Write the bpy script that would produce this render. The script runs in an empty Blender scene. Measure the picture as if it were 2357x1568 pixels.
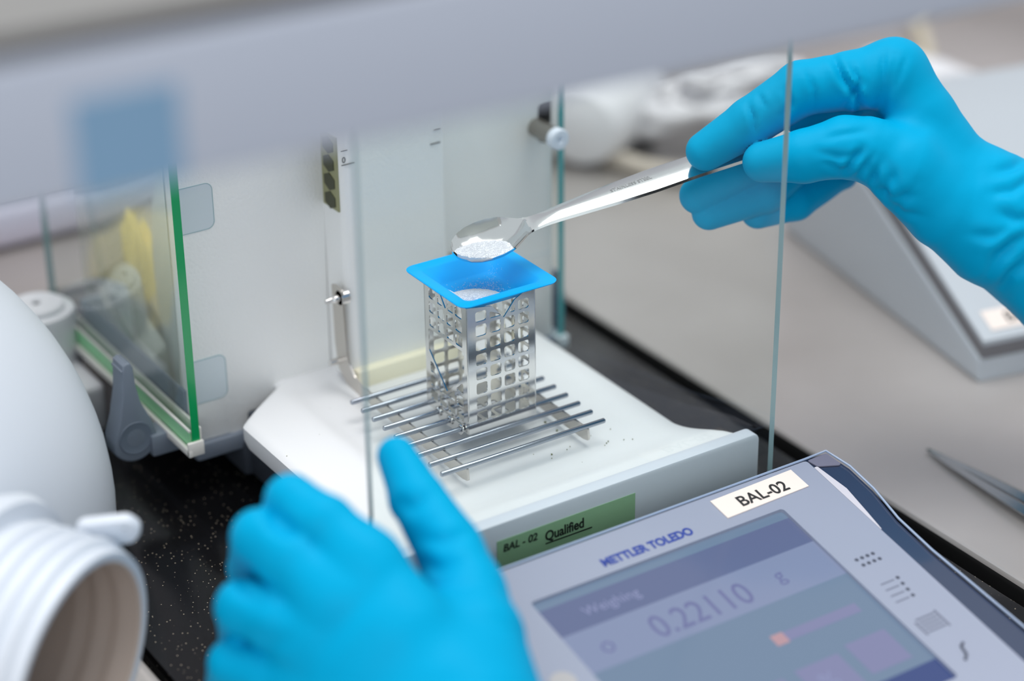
import bpy, bmesh, math, random
import numpy as np
from mathutils import Vector, Matrix
random.seed(7); rng = np.random.default_rng(7)
S = 0.001                      # all measures below are millimetres
scene = bpy.context.scene
COL = scene.collection

# ------------------------------------------------------------------ camera
W, H = 2357, 1568
F = 5030.5
YAW, PITCH, ROLL = 0.5728, 0.4670, -0.0116
cy, sy = math.cos(YAW), math.sin(YAW); cp, sp = math.cos(PITCH), math.sin(PITCH)
FW = np.array([sy*cp, cy*cp, -sp]); R0 = np.array([cy, -sy, 0]); U0 = np.cross(R0, FW)
RT = math.cos(ROLL)*R0 + math.sin(ROLL)*U0
UP = -math.sin(ROLL)*R0 + math.cos(ROLL)*U0
CAM = np.array([-413.78, -668.94, 428.87])
def ray(x, y): return FW + (x-W/2)/F*RT - (y-H/2)/F*UP
def onz(x, y, z): d = ray(x, y); return CAM + d*(z-CAM[2])/d[2]
def ony(x, y, Y): d = ray(x, y); return CAM + d*(Y-CAM[1])/d[1]
def onx(x, y, X): d = ray(x, y); return CAM + d*(X-CAM[0])/d[0]
def atd(x, y, dep): return CAM + ray(x, y)*dep

cam = bpy.data.cameras.new('camera'); camo = bpy.data.objects.new('camera', cam); COL.objects.link(camo)
cam.sensor_width = 36; cam.lens = F/W*36; cam.clip_start = 0.02; cam.clip_end = 20
m = Matrix.Identity(4)
for i in range(3):
    m[i][0] = RT[i]; m[i][1] = UP[i]; m[i][2] = -FW[i]; m[i][3] = CAM[i]*S
camo.matrix_world = m
cam.dof.use_dof = True; cam.dof.focus_distance = 0.868; cam.dof.aperture_fstop = 3.3
cam.dof.aperture_blades = 0
scene.camera = camo
scene.view_settings.view_transform = 'Standard'; scene.view_settings.look = 'None'
scene.view_settings.gamma = 1; scene.view_settings.use_curve_mapping = False
scene.view_settings.exposure = 0.08

# ------------------------------------------------------------------ world + lamps
wd = bpy.data.worlds.new('lab_light'); scene.world = wd; wd.use_nodes = True
wn = wd.node_tree.nodes; wl = wd.node_tree.links
bg = wn['Background']
tc = wn.new('ShaderNodeTexCoord'); sep = wn.new('ShaderNodeSeparateXYZ'); rp = wn.new('ShaderNodeValToRGB')
wl.new(tc.outputs['Generated'], sep.inputs[0])
mp = wn.new('ShaderNodeMath'); mp.operation = 'MULTIPLY_ADD'; mp.inputs[1].default_value = .5; mp.inputs[2].default_value = .5
wl.new(sep.outputs['Z'], mp.inputs[0]); wl.new(mp.outputs[0], rp.inputs[0])
rp.color_ramp.elements[0].position = .30; rp.color_ramp.elements[0].color = (.16, .17, .19, 1)
rp.color_ramp.elements[1].position = .62; rp.color_ramp.elements[1].color = (.84, .87, .92, 1)
wl.new(rp.outputs[0], bg.inputs[0]); bg.inputs[1].default_value = .70

def area(name, loc, target, sx, sy_, power, col):
    l = bpy.data.lights.new(name, 'AREA'); l.shape = 'RECTANGLE'; l.size = sx; l.size_y = sy_; l.energy = power; l.color = col
    o = bpy.data.objects.new(name, l); COL.objects.link(o)
    o.location = Vector(loc); d = Vector(target)-Vector(loc); o.rotation_euler = d.to_track_quat('-Z', 'Y').to_euler()
    return o
area('ceiling_panel_lamp', (.25, .10, 1.9), (.05, 0, 0), 1.8, 1.1, 31, (1, .985, .96))
area('added_fill_lamp', (-1.4, -1.5, 1.1), (0, 0, 0), 1.6, 1.2, 16, (.98, .99, 1))  # added fill from the front left

# ------------------------------------------------------------------ materials
def lin(c):
    return tuple(((v/255)/12.92 if v/255 <= .04045 else ((v/255+.055)/1.055)**2.4) for v in c)
MATS = {}
def mat(name, rgb, rough=.45, metal=0, bump=0, bscale=300, spec=.5, trans=0, coat=0, sub=0, var=0):
    if name in MATS: return MATS[name]
    mt = bpy.data.materials.new(name); mt.use_nodes = True; nt = mt.node_tree; b = nt.nodes['Principled BSDF']
    c = lin(rgb); b.inputs['Base Color'].default_value = (*c, 1); b.inputs['Roughness'].default_value = rough
    b.inputs['Metallic'].default_value = metal; b.inputs['Specular IOR Level'].default_value = spec
    if trans: b.inputs['Transmission Weight'].default_value = trans
    if coat: b.inputs['Coat Weight'].default_value = coat; b.inputs['Coat Roughness'].default_value = .05
    if sub:
        b.inputs['Subsurface Weight'].default_value = sub; b.inputs['Subsurface Scale'].default_value = .004
        b.inputs['Subsurface Radius'].default_value = (.6, .8, 1)
    g = None
    if bump or var:
        t = nt.nodes.new('ShaderNodeTexCoord'); n = nt.nodes.new('ShaderNodeTexNoise')
        n.inputs['Scale'].default_value = bscale; n.inputs['Detail'].default_value = 3
        nt.links.new(t.outputs['Object'], n.inputs['Vector'])
        if bump:
            bp = nt.nodes.new('ShaderNodeBump'); bp.inputs['Strength'].default_value = bump; bp.inputs['Distance'].default_value = .0006
            nt.links.new(n.outputs['Fac'], bp.inputs['Height']); nt.links.new(bp.outputs[0], b.inputs['Normal'])
        if var:
            mx = nt.nodes.new('ShaderNodeMix'); mx.data_type = 'RGBA'
            mx.inputs[6].default_value = (*[v*(1-var) for v in c], 1); mx.inputs[7].default_value = (*[min(1, v*(1+var)) for v in c], 1)
            nt.links.new(n.outputs['Fac'], mx.inputs[0]); nt.links.new(mx.outputs[2], b.inputs['Base Color'])
    MATS[name] = mt
    return mt
def glass(name, tint, refl=1.5):
    mt = bpy.data.materials.new(name); mt.use_nodes = True; nt = mt.node_tree; nt.nodes.clear()
    o = nt.nodes.new('ShaderNodeOutputMaterial'); mx = nt.nodes.new('ShaderNodeMixShader'); fr = nt.nodes.new('ShaderNodeFresnel')
    tr = nt.nodes.new('ShaderNodeBsdfTransparent'); gl = nt.nodes.new('ShaderNodeBsdfGlossy')
    fr.inputs[0].default_value = refl; tr.inputs[0].default_value = (*lin(tint), 1); gl.inputs['Roughness'].default_value = 0.0
    gl.inputs['Color'].default_value = (.9, .95, 1, 1)
    geo = nt.nodes.new('ShaderNodeNewGeometry'); inv = nt.nodes.new('ShaderNodeMath'); inv.operation = 'SUBTRACT'; inv.inputs[0].default_value = 1
    mul = nt.nodes.new('ShaderNodeMath'); mul.operation = 'MULTIPLY'
    nt.links.new(geo.outputs['Backfacing'], inv.inputs[1]); nt.links.new(fr.outputs[0], mul.inputs[0]); nt.links.new(inv.outputs[0], mul.inputs[1])
    nt.links.new(mul.outputs[0], mx.inputs[0]); nt.links.new(tr.outputs[0], mx.inputs[1]); nt.links.new(gl.outputs[0], mx.inputs[2])
    nt.links.new(mx.outputs[0], o.inputs[0]); MATS[name] = mt
    return mt
WHITE = mat('white_plastic', (232, 233, 235), .38, bump=.05, bscale=900)
PANEL = mat('pale_grey_textured_plastic', (243, 244, 243), .5, bump=.35, bscale=700)
PADM = mat('smooth_pale_plastic', (205, 216, 222), .35)
SLATE = mat('slate_grey_plastic', (122, 132, 146), .5, bump=.08, bscale=900)
DARKSL = mat('dark_slate_plastic', (62, 68, 78), .5)
STEEL = mat('polished_steel', (226, 224, 222), .11, 1)
ROD = mat('rod_steel', (158, 164, 174), .2, 1)
SPOONM = mat('spoon_steel', (238, 238, 238), .12, 1)
BLADE = mat('satin_steel', (206, 201, 194), .3, 1)
DARKM = mat('dark_metal', (92, 89, 86), .35, .8)
BLACK = mat('recess_shade_black', (8, 8, 9), .7)
YELLOW = mat('pale_yellow_tape', (250, 244, 218), .5)
OLIVE = mat('olive_insert', (150, 150, 112), .5)
OLIVED = mat('olive_dark', (70, 72, 52), .6)
BOAT = mat('blue_polystyrene', (0, 172, 248), .4, spec=.06)
GLOVE = mat('blue_nitrile', (0, 163, 210), .5, bump=.1, bscale=260, spec=.06)
SALT = mat('white_crystals', (228, 229, 236), .5)
INK = mat('black_ink', (22, 22, 24), .6)
INKBLUE = mat('blue_ink', (30, 60, 150), .5)
GREEN = mat('green_paper', (152, 192, 152), .65, bump=.05, bscale=1500, var=.06)
CREAM = mat('cream_paper', (240, 228, 220), .6)
FACE = mat('lavender_grey_plastic', (152, 159, 178), .35, coat=.2)
ICON = mat('grey_print', (70, 76, 92), .6)
PALEICON = mat('pale_grey_print', (112, 118, 136), .6)
RIM = mat('slate_blue_rim', (50, 62, 88), .25, coat=.6)
PEBODY = mat('white_polyethylene', (212, 219, 228), .45)
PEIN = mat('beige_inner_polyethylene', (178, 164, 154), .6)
RAILW = mat('white_rail', (228, 226, 220), .45)
STRIPE = mat('green_stripe', (150, 222, 166), .35)
SASHM = mat('grey_blue_aluminium', (192, 199, 213), .4)
SASHB = mat('painted_blue_reflection', (132, 168, 198), .4)  # blue of a reflection, put into a flat colour
GASKET = mat('dark_gasket', (60, 58, 60), .6)
BEIGE = mat('beige_hose', (196, 186, 174), .5)
CABLE = mat('white_cable', (226, 224, 228), .45)
GREYBOX = mat('mid_grey_plastic', (110, 108, 110), .55)
WALLM = mat('grey_wall', (186, 184, 190), .6)
LAV = mat('lavender_plastic', (206, 204, 222), .5)
BONE = mat('bone_plastic', (214, 210, 204), .5)
CONS = mat('instrument_white', (226, 228, 232), .4)
CONT = mat('console_pale_grey', (180, 188, 195), .4)
BAND = mat('console_grey', (112, 112, 116), .5)
EDGEG = mat('green_glass_edge', (20, 158, 92), .15, spec=.6)
EDGET = mat('teal_glass_edge', (88, 164, 168), .15, spec=.6)
EDGED = mat('grey_teal_glass_edge', (140, 168, 172), .15, spec=.6)
CLEAR = glass('clear_glass', (250, 253, 252), 1.45)
CLEARG = glass('clear_green_glass', (249, 252, 250), 1.55)
ACRY = glass('clear_acrylic', (246, 248, 250), 1.4)
# reflective housing side
SIDEM = mat('glossy_side_panel', (226, 226, 220), .03, .5, spec=1.0)
# worktop steel
def steel_top():
    mt = bpy.data.materials.new('brushed_worktop'); mt.use_nodes = True; nt = mt.node_tree; b = nt.nodes['Principled BSDF']
    b.inputs['Metallic'].default_value = .55; b.inputs['Roughness'].default_value = .36
    t = nt.nodes.new('ShaderNodeTexCoord'); n = nt.nodes.new('ShaderNodeTexNoise'); n.inputs['Scale'].default_value = 5; n.inputs['Detail'].default_value = 4
    nt.links.new(t.outputs['Object'], n.inputs['Vector'])
    r = nt.nodes.new('ShaderNodeValToRGB'); r.color_ramp.elements[0].position = .3; r.color_ramp.elements[1].position = .75
    r.color_ramp.elements[0].color = (*lin((178, 172, 168)), 1); r.color_ramp.elements[1].color = (*lin((216, 211, 208)), 1)
    nt.links.new(n.outputs['Fac'], r.inputs[0]); nt.links.new(r.outputs[0], b.inputs['Base Color'])
    mpn = nt.nodes.new('ShaderNodeMapping'); mpn.inputs['Scale'].default_value = (40, 1800, 40); n2 = nt.nodes.new('ShaderNodeTexNoise'); n2.inputs['Scale'].default_value = 1
    nt.links.new(t.outputs['Object'], mpn.inputs[0]); nt.links.new(mpn.outputs[0], n2.inputs['Vector'])
    bp = nt.nodes.new('ShaderNodeBump'); bp.inputs['Strength'].default_value = .08; bp.inputs['Distance'].default_value = .0003
    nt.links.new(n2.outputs['Fac'], bp.inputs['Height']); nt.links.new(bp.outputs[0], b.inputs['Normal'])
    return mt
TOPM = steel_top()
def granite():
    mt = bpy.data.materials.new('black_granite'); mt.use_nodes = True; nt = mt.node_tree; b = nt.nodes['Principled BSDF']
    b.inputs['Roughness'].default_value = .16; b.inputs['Specular IOR Level'].default_value = .3
    t = nt.nodes.new('ShaderNodeTexCoord'); v = nt.nodes.new('ShaderNodeTexVoronoi'); v.inputs['Scale'].default_value = 620
    nt.links.new(t.outputs['Object'], v.inputs['Vector'])
    n = nt.nodes.new('ShaderNodeTexNoise'); n.inputs['Scale'].default_value = 60; nt.links.new(t.outputs['Object'], n.inputs['Vector'])
    r = nt.nodes.new('ShaderNodeValToRGB'); e = r.color_ramp.elements; e[0].position = .08; e[0].color = (.6, .52, .4, 1); e[1].position = .17; e[1].color = (.006, .006, .007, 1)
    nt.links.new(v.outputs['Distance'], r.inputs[0])
    r2 = nt.nodes.new('ShaderNodeValToRGB'); e = r2.color_ramp.elements; e[0].position = .5; e[0].color = (0, 0, 0, 1); e[1].position = .62; e[1].color = (1, 1, 1, 1)
    sepc = nt.nodes.new('ShaderNodeSeparateColor'); nt.links.new(v.outputs['Color'], sepc.inputs[0])
    nt.links.new(sepc.outputs[0], r2.inputs[0])
    mx = nt.nodes.new('ShaderNodeMix'); mx.data_type = 'RGBA'; mx.inputs[6].default_value = (.006, .006, .007, 1)
    nt.links.new(r2.outputs[0], mx.inputs[0]); nt.links.new(r.outputs[0], mx.inputs[7]); nt.links.new(mx.outputs[2], b.inputs['Base Color'])
    return mt
GRAN = granite()

# ------------------------------------------------------------------ helpers
WM = {}                                   # world translation each parent carries
def tag(o, label=None, cat=None, group=None, kind=None):
    if label: o['label'] = label
    if cat: o['category'] = cat
    if group: o['group'] = group
    if kind: o['kind'] = kind
    return o
def empty(name, loc, label, cat, group=None):
    o = bpy.data.objects.new(name, None); COL.objects.link(o); o.empty_display_size = .01
    o.location = Vector(loc)*S; WM[o.name] = Vector(loc)*S
    return tag(o, label, cat, group)
def setpar(o, parent):
    if parent is None: return
    o.parent = parent
    o.matrix_parent_inverse = Matrix.Translation(-WM.get(parent.name, Vector((0, 0, 0))))
def obj(name, me, m, parent=None, smooth=True, mats=None):
    if isinstance(me, bmesh.types.BMesh):
        bm = me; me = bpy.data.meshes.new(name); bm.to_mesh(me); bm.free()
    o = bpy.data.objects.new(name, me); COL.objects.link(o)
    if mats is None: me.materials.clear()
    for x in (mats or [m]): me.materials.append(x)
    if smooth:
        me.shade_smooth() if hasattr(me, 'shade_smooth') else [setattr(p, 'use_smooth', True) for p in me.polygons]
        try: me.set_sharp_from_angle(angle=math.radians(38))
        except Exception: pass
    if parent is None:                    # top-level mesh: origin at its own base
        vs = np.empty(len(me.vertices)*3); me.vertices.foreach_get('co', vs); vs = vs.reshape(-1, 3)
        c = (vs.min(0)+vs.max(0))/2; c[2] = vs[:, 2].min()
        vs -= c; me.vertices.foreach_set('co', vs.ravel()); o.location = c; WM[o.name] = Vector(c); me.update()
    else: setpar(o, parent)
    return o
def mesh_of(verts, faces, name='m'):
    me = bpy.data.meshes.new(name); me.from_pydata([tuple(float(q)*S for q in v) for v in verts], [], faces); me.update()
    return me
def fixn(me):
    bm = bmesh.new(); bm.from_mesh(me); bmesh.ops.recalc_face_normals(bm, faces=bm.faces); bm.to_mesh(me); bm.free(); return me
def box(x0, x1, y0, y1, z0, z1, bev=.8, seg=2, M=None):
    bm = bmesh.new(); bmesh.ops.create_cube(bm, size=1)
    for v in bm.verts:
        v.co = Vector(((x0+x1)/2+v.co.x*(x1-x0), (y0+y1)/2+v.co.y*(y1-y0), (z0+z1)/2+v.co.z*(z1-z0)))
    if bev: bmesh.ops.bevel(bm, geom=bm.edges[:], offset=min(bev, .45*min(x1-x0, y1-y0, z1-z0)), segments=seg, affect='EDGES', profile=.5)
    if M is not None: bmesh.ops.transform(bm, matrix=M, verts=bm.verts)
    bmesh.ops.scale(bm, vec=(S, S, S), verts=bm.verts)
    return bm
def join(*bms):
    out = bmesh.new(); me = bpy.data.meshes.new('tmp')
    for b in bms:
        b.to_mesh(me); out.from_mesh(me); b.free()
    bpy.data.meshes.remove(me)
    return out
def basis(o, ex, ey):
    ex = Vector(ex).normalized(); ey = Vector(ey); ey = (ey-ex*ey.dot(ex)).normalized(); ez = ex.cross(ey)
    m = Matrix.Identity(4)
    for i in range(3): m[i][0] = ex[i]; m[i][1] = ey[i]; m[i][2] = ez[i]; m[i][3] = o[i]
    return m
def prism(poly, d0, d1, M, bev=0, seg=2):
    """polygon in M's xy plane extruded from d0 to d1 along M's z (mm)."""
    bm = bmesh.new(); a = [bm.verts.new((p[0], p[1], d0)) for p in poly]; b = [bm.verts.new((p[0], p[1], d1)) for p in poly]
    n = len(poly); bm.faces.new(a[::-1]); bm.faces.new(b)
    for i in range(n): bm.faces.new((a[i], a[(i+1) % n], b[(i+1) % n], b[i]))
    bmesh.ops.recalc_face_normals(bm, faces=bm.faces)
    if bev:
        es = [e for e in bm.edges if abs(e.verts[0].co.z-e.verts[1].co.z) < 1e-6]
        bmesh.ops.bevel(bm, geom=es, offset=bev, segments=seg, affect='EDGES', profile=.5)
    bmesh.ops.transform(bm, matrix=M, verts=bm.verts); bmesh.ops.scale(bm, vec=(S, S, S), verts=bm.verts)
    return bm
def rpoly(pts, r, n=5):
    """round the corners of a polygon."""
    out = []; N = len(pts)
    for i in range(N):
        p = Vector(pts[i]).to_2d(); a = Vector(pts[i-1]).to_2d(); b = Vector(pts[(i+1) % N]).to_2d()
        u = (a-p); v = (b-p); lu, lv = u.length, v.length; u.normalize(); v.normalize()
        rr = r[i] if isinstance(r, (list, tuple)) else r
        c = max(-1, min(1, u.dot(v))); ang = math.acos(c)
        if rr <= 0 or ang > 3.1 or ang < .02: out.append(tuple(p)); continue
        t = min(rr/math.tan(ang/2), .48*lu, .48*lv); rr = t*math.tan(ang/2)
        ctr = p+(u+v).normalized()*(rr/math.sin(ang/2))
        s = p+u*t-ctr; e = p+v*t-ctr; a0 = math.atan2(s.y, s.x); a1 = math.atan2(e.y, e.x); d = (a1-a0+math.pi) % (2*math.pi)-math.pi
        for k in range(n+1): out.append((ctr.x+rr*math.cos(a0+d*k/n), ctr.y+rr*math.sin(a0+d*k/n)))
    return out
def rrect(x0, x1, y0, y1, r, n=4): return rpoly([(x0, y0), (x1, y0), (x1, y1), (x0, y1)], r, n)
def sheet(outer, holes, th, M):
    """flat sheet with holes (2D filled curve -> mesh), th thick, M maps local mm to world mm."""
    cu = bpy.data.curves.new('c', 'CURVE'); cu.dimensions = '2D'; cu.fill_mode = 'BOTH'; cu.extrude = th/2*S
    for poly in [outer]+holes:
        s = cu.splines.new('POLY'); s.points.add(len(poly)-1); s.use_cyclic_u = True
        for p, q in zip(s.points, poly): p.co = (q[0]*S, q[1]*S, 0, 1)
    o = bpy.data.objects.new('c', cu); me = bpy.data.meshes.new_from_object(o)
    bpy.data.objects.remove(o); bpy.data.curves.remove(cu)
    m2 = M.copy(); m2.translation = M.translation*S; me.transform(m2)
    return me
def tube(pts, r, n=12, caps=True, closed=False):
    """swept tube; r scalar or list, mm."""
    P = [Vector(p) for p in pts]; N = len(P); R = r if isinstance(r, (list, tuple)) else [r]*N
    bm = bmesh.new(); rings = []; up = None
    for i in range(N):
        t = (P[(i+1) % N]-P[i-1]) if closed else (P[min(i+1, N-1)]-P[max(i-1, 0)])
        t.normalize()
        if up is None:
            up = t.orthogonal().normalized()
        up = (up-t*up.dot(t)).normalized(); s = t.cross(up)
        rings.append([bm.verts.new((P[i]+(up*math.cos(2*math.pi*k/n)+s*math.sin(2*math.pi*k/n))*R[i])*S) for k in range(n)])
    for i in range(N if closed else N-1):
        a, b = rings[i], rings[(i+1) % N]
        for k in range(n): bm.faces.new((a[k], a[(k+1) % n], b[(k+1) % n], b[k]))
    if caps and not closed: bm.faces.new(rings[0][::-1]); bm.faces.new(rings[-1])
    bmesh.ops.recalc_face_normals(bm, faces=bm.faces)
    return bm
def spl(pts, n=8):
    """Catmull-Rom through points."""
    P = [np.array(p, float) for p in pts]; P = [2*P[0]-P[1]]+P+[2*P[-1]-P[-2]]; out = []
    for i in range(1, len(P)-2):
        for k in range(n):
            t = k/n; a, b, c, d = P[i-1:i+3]
            out.append(.5*((2*b)+(-a+c)*t+(2*a-5*b+4*c-d)*t*t+(-a+3*b-3*c+d)*t**3))
    out.append(P[-2]); return out
def lathe(prof, o, ax, n=64, M=None):
    """prof: (t, r) along axis ax from o (mm)."""
    ax = Vector(ax).normalized(); u = ax.orthogonal().normalized(); v = ax.cross(u); o = Vector(o)
    bm = bmesh.new(); rings = []
    for t, r in prof:
        if r < 1e-6: rings.append([bm.verts.new((o+ax*t)*S)])
        else: rings.append([bm.verts.new((o+ax*t+(u*math.cos(2*math.pi*k/n)+v*math.sin(2*math.pi*k/n))*r)*S) for k in range(n)])
    for a, b in zip(rings, rings[1:]):
        for k in range(n):
            k2 = (k+1) % n
            if len(a) == 1 and len(b) == 1: continue
            if len(a) == 1: bm.faces.new((a[0], b[k], b[k2]))
            elif len(b) == 1: bm.faces.new((a[k], a[k2], b[0]))
            else: bm.faces.new((a[k], a[k2], b[k2], b[k]))
    bmesh.ops.recalc_face_normals(bm, faces=bm.faces)
    return bm
def text(name, body, M, size, m, parent, ext=.04, shear=0, sx=1, spacing=1, align='LEFT', offset=0):
    cu = bpy.data.curves.new(name, 'FONT'); cu.body = body; cu.size = size*S; cu.extrude = ext*S; cu.shear = shear
    cu.space_character = spacing; cu.align_x = align; cu.offset = offset*S; cu.materials.append(m)
    t_ = bpy.data.objects.new(name, cu); me = bpy.data.meshes.new_from_object(t_)
    bpy.data.objects.remove(t_); bpy.data.curves.remove(cu)
    m2 = M.copy(); m2.translation = M.translation*S
    me.transform(m2 @ Matrix.Diagonal((sx, 1, 1, 1)))
    o = bpy.data.objects.new(name, me); COL.objects.link(o)
    if not me.materials: me.materials.append(m)
    setpar(o, parent)
    return o
def pane(name, x0, x1, y0, y1, z0, z1, m, edge, parent):
    """glass sheet: big faces clear (slot 0), four edge faces coloured (slot 1)."""
    bm = box(x0, x1, y0, y1, z0, z1, 0); d = (x1-x0, y1-y0, z1-z0); k = d.index(min(d))
    for f in bm.faces:
        f.normal_update(); f.material_index = 0 if abs(f.normal[k]) > .9 else 1
    return obj(name, bm, None, parent, smooth=False, mats=[m, edge])

# ------------------------------------------------------------------ setting
SX0, SX1, SY0, SY1 = -157, 140, -330, 300      # granite slab
def worktop():
    bm = bmesh.new(); z = -48
    xo0, xo1, yo0, yo1 = -700, 900, -380, 400; g = 5
    xi0, xi1, yi0, yi1 = SX0-g, SX1+g+2, SY0-g, SY1+g
    rings = []
    for (ins, zz) in ((None, z), (5, z), (3.2, z+.9), (1.4, z+.7), (.3, z-.8), (0, z-3), (0, z-12)):
        if ins is None: c = [(xo0, yo0), (xo1, yo0), (xo1, yo1), (xo0, yo1)]
        else: c = [(xi0-ins, yi0-ins), (xi1+ins, yi0-ins), (xi1+ins, yi1+ins), (xi0-ins, yi1+ins)]
        rings.append([bm.verts.new((x*S, y*S, zz*S)) for x, y in c])
    for a, b in zip(rings, rings[1:]):
        for k in range(4): bm.faces.new((a[k], a[(k+1) % 4], b[(k+1) % 4], b[k]))
    f = bm.faces.new(rings[-1])
    bmesh.ops.recalc_face_normals(bm, faces=bm.faces)
    for f in bm.faces: f.material_index = 0
    bm.faces.ensure_lookup_table(); 
    for f in bm.faces[-9:]: f.material_index = 1  # recess walls and floor coloured black to paint in the gap's shade
    o = obj('steel_worktop', bm, None, None, mats=[TOPM, BLACK])
    return tag(o, 'brushed stainless steel worktop with a rounded lip round the black stone', None, kind='structure')
worktop()
tag(obj('wall_back', box(-900, 1000, 402, 412, -60, 600, 0), WALLM), 'grey rear wall of the weighing enclosure', kind='structure')
tag(obj('trim_1', box(-800, 300, 362, 386, -46, -22, 6, 3), LAV), 'lavender white rounded rail along the rear of the worktop', kind='structure')
tag(obj('trim_2', box(-800, 300, 372, 400, -22, -2, 5, 3), BONE), 'bone white ledge above the rear rail', kind='structure')
tag(obj('trim_3', box(-800, 300, 386, 401, -1, 9, 1), DARKM), 'dark strip between ledge and rear wall', kind='structure')
tag(obj('granite_slab', box(SX0, SX1, SY0, SY1, -60, -50, .8), GRAN), 'polished black granite slab with pale specks under the balance', 'slab')

# ------------------------------------------------------------------ analytical balance
bal = empty('analytical_balance', (0, 40, -50), 'white analytical balance with open glass draft shield and slate grey chassis', 'balance')
obj('chassis', join(box(-67, 62, -66, 78, -45, -14, 2), box(-70, 70, 76, 210, -45, -28, 2)), DARKSL, bal)
obj('chassis_plate', box(-91, 92, 77.5, 215, -32, -24, 1.5), SLATE, bal)
for x, y in ((-60, -50), (56, -50), (-60, 180), (60, 180)):
    obj('foot', tube([(x, y, -50), (x, y, -44)], 9, 24), DARKSL, bal)
# drip tray / base plate as a shaped height field
def base_plate():
    ny, nx = 78, 78
    ys = np.linspace(-71, 80, ny)
    def xl(y): return -80 if y < 54 else -80+28*min(1, max(0, (y-54)/23))**1.15
    def xr(y): return 73.5 if y > -36 else 73.5+15.5*((-36-y)/35)**1.7
    V = []; Fc = []
    for y in ys:
        a, b = xl(y), xr(y)
        for i in range(nx):
            t = i/(nx-1); t = .5-.5*math.cos(math.pi*t)*(1-.25*(1-abs(2*t-1))) if False else t
            x = a+(b-a)*t; z = -6.0
            # basin
            sx0 = 1/(1+math.exp(-(x+49)/2.2)); sx1 = 1/(1+math.exp((x-60)/3)); sy0 = 1/(1+math.exp(-(y+55)/3.0)); sy1 = 1/(1+math.exp((y-74)/1.8))
            z -= 3.4*sx0*sx1*sy0*sy1
            z -= .7*(1/(1+math.exp((y+60)/1.0)))*(1 if x < 80 else .5)       # step before the front lip
            fl = max(0, min(1, (y+62)/26)); fl = fl*fl*(3-2*fl)
            if x > 57: z -= fl*4.6*((x-57)/16)**1.5
            e = min(x-a, b-x, 80-y+4, y+71+3)
            if x-a < 3: z -= 1.6*(1-(x-a)/3)**2
            if b-x < 2: z -= .8*(1-(b-x)/2)**2
            V.append((x, y, z))
    for j in range(ny-1):
        for i in range(nx-1):
            k = j*nx+i; Fc.append((k, k+1, k+nx+1, k+nx))
    per = [i for i in range(nx)]+[j*nx+nx-1 for j in range(1, ny)]+[(ny-1)*nx+i for i in range(nx-2, -1, -1)]+[j*nx for j in range(ny-2, 0, -1)]
    n0 = len(V)
    for k in per:
        x, y, z = V[k]; V.append((x, y, z-5.6))
    n1 = len(V)
    for k in per:
        x, y, z = V[k]; V.append((x*.985, y*.985, min(z-9.5, -15.5)))
    L = len(per)
    for i in range(L):
        j = (i+1) % L
        Fc.append((per[j], per[i], n0+i, n0+j)); Fc.append((n0+j, n0+i, n1+i, n1+j))
    Fc.append(tuple(n1+i for i in range(L)))
    return fixn(mesh_of(V, Fc))
obj('base_plate', base_plate(), WHITE, bal)
fp = rpoly([(-80, -47), (90, -47), (90, -4.8), (-80, -4.8)], [1, 1, 3.2, 3.2], 6)
front = obj('front_panel', prism(fp, -3, 3.4, basis((0, -69, 0), (1, 0, 0), (0, 0, 1)), .7), mat('front_panel_grey', (214, 219, 229), .42), bal)
lab = obj('paper_label', box(-37, 27.6, -72.75, -72.5, -29, -12.2, 0), GREEN, front, smooth=False); lab['label'] = 'green paper label reading BAL-02 Qualified'
MF = lambda x, z, y=-72.85: basis((x, y, z), (1, 0, .012), (0, 0, 1))
text('hand_lettering', 'BAL - 02', MF(-34.5, -17.6), 4.6, INK, front, shear=.15, sx=.95, offset=.1)
text('printed_word', 'Qualified', MF(-15.2, -19.4), 6.0, INK, front, sx=.84, offset=.14)
obj('underline', box(-15, 6.8, -72.95, -72.8, -20.9, -20.4, 0), INK, front, smooth=False)

# rear wall panels
def rear_left():
    o = [(-91.5, -24), (-74, -24), (-71, -26), (-52, -24), (-24.5, -22), (-22, 150), (-91.5, 150)]
    return prism(rpoly(o, [2, 1, 1, 1, 1, 2, 3], 4), -6, 0, basis((0, 80, 0), (1, 0, 0), (0, 0, 1)), .8)
rl = obj('rear_panel', rear_left(), PANEL, bal)
for z0, z1 in ((72, 91.5), (-5.5, 14)):
    q = obj('panel_pad', prism(rpoly([(-90.5, z0), (-74, z0), (-74, z1), (-90.5, z1)], [0, 3, 3, 0], 6), -.3, .12, basis((0, 79.9, 0), (1, 0, 0), (0, 0, 1)), 0), PADM, rl)
    obj('pad_outline', sheet(rpoly([(-91, z0-.35), (-73.65, z0-.35), (-73.65, z1+.35), (-91, z1+.35)], [0, 3.3, 3.3, 0], 6), [rpoly([(-90.7, z0), (-74, z0), (-74, z1), (-90.6, z1)], [0, 3, 3, 0], 6)], .3, basis((0, 79.9, 0), (1, 0, 0), (0, 0, 1))), mat('pad_gap', (150, 178, 184), .6), rl)
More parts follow.
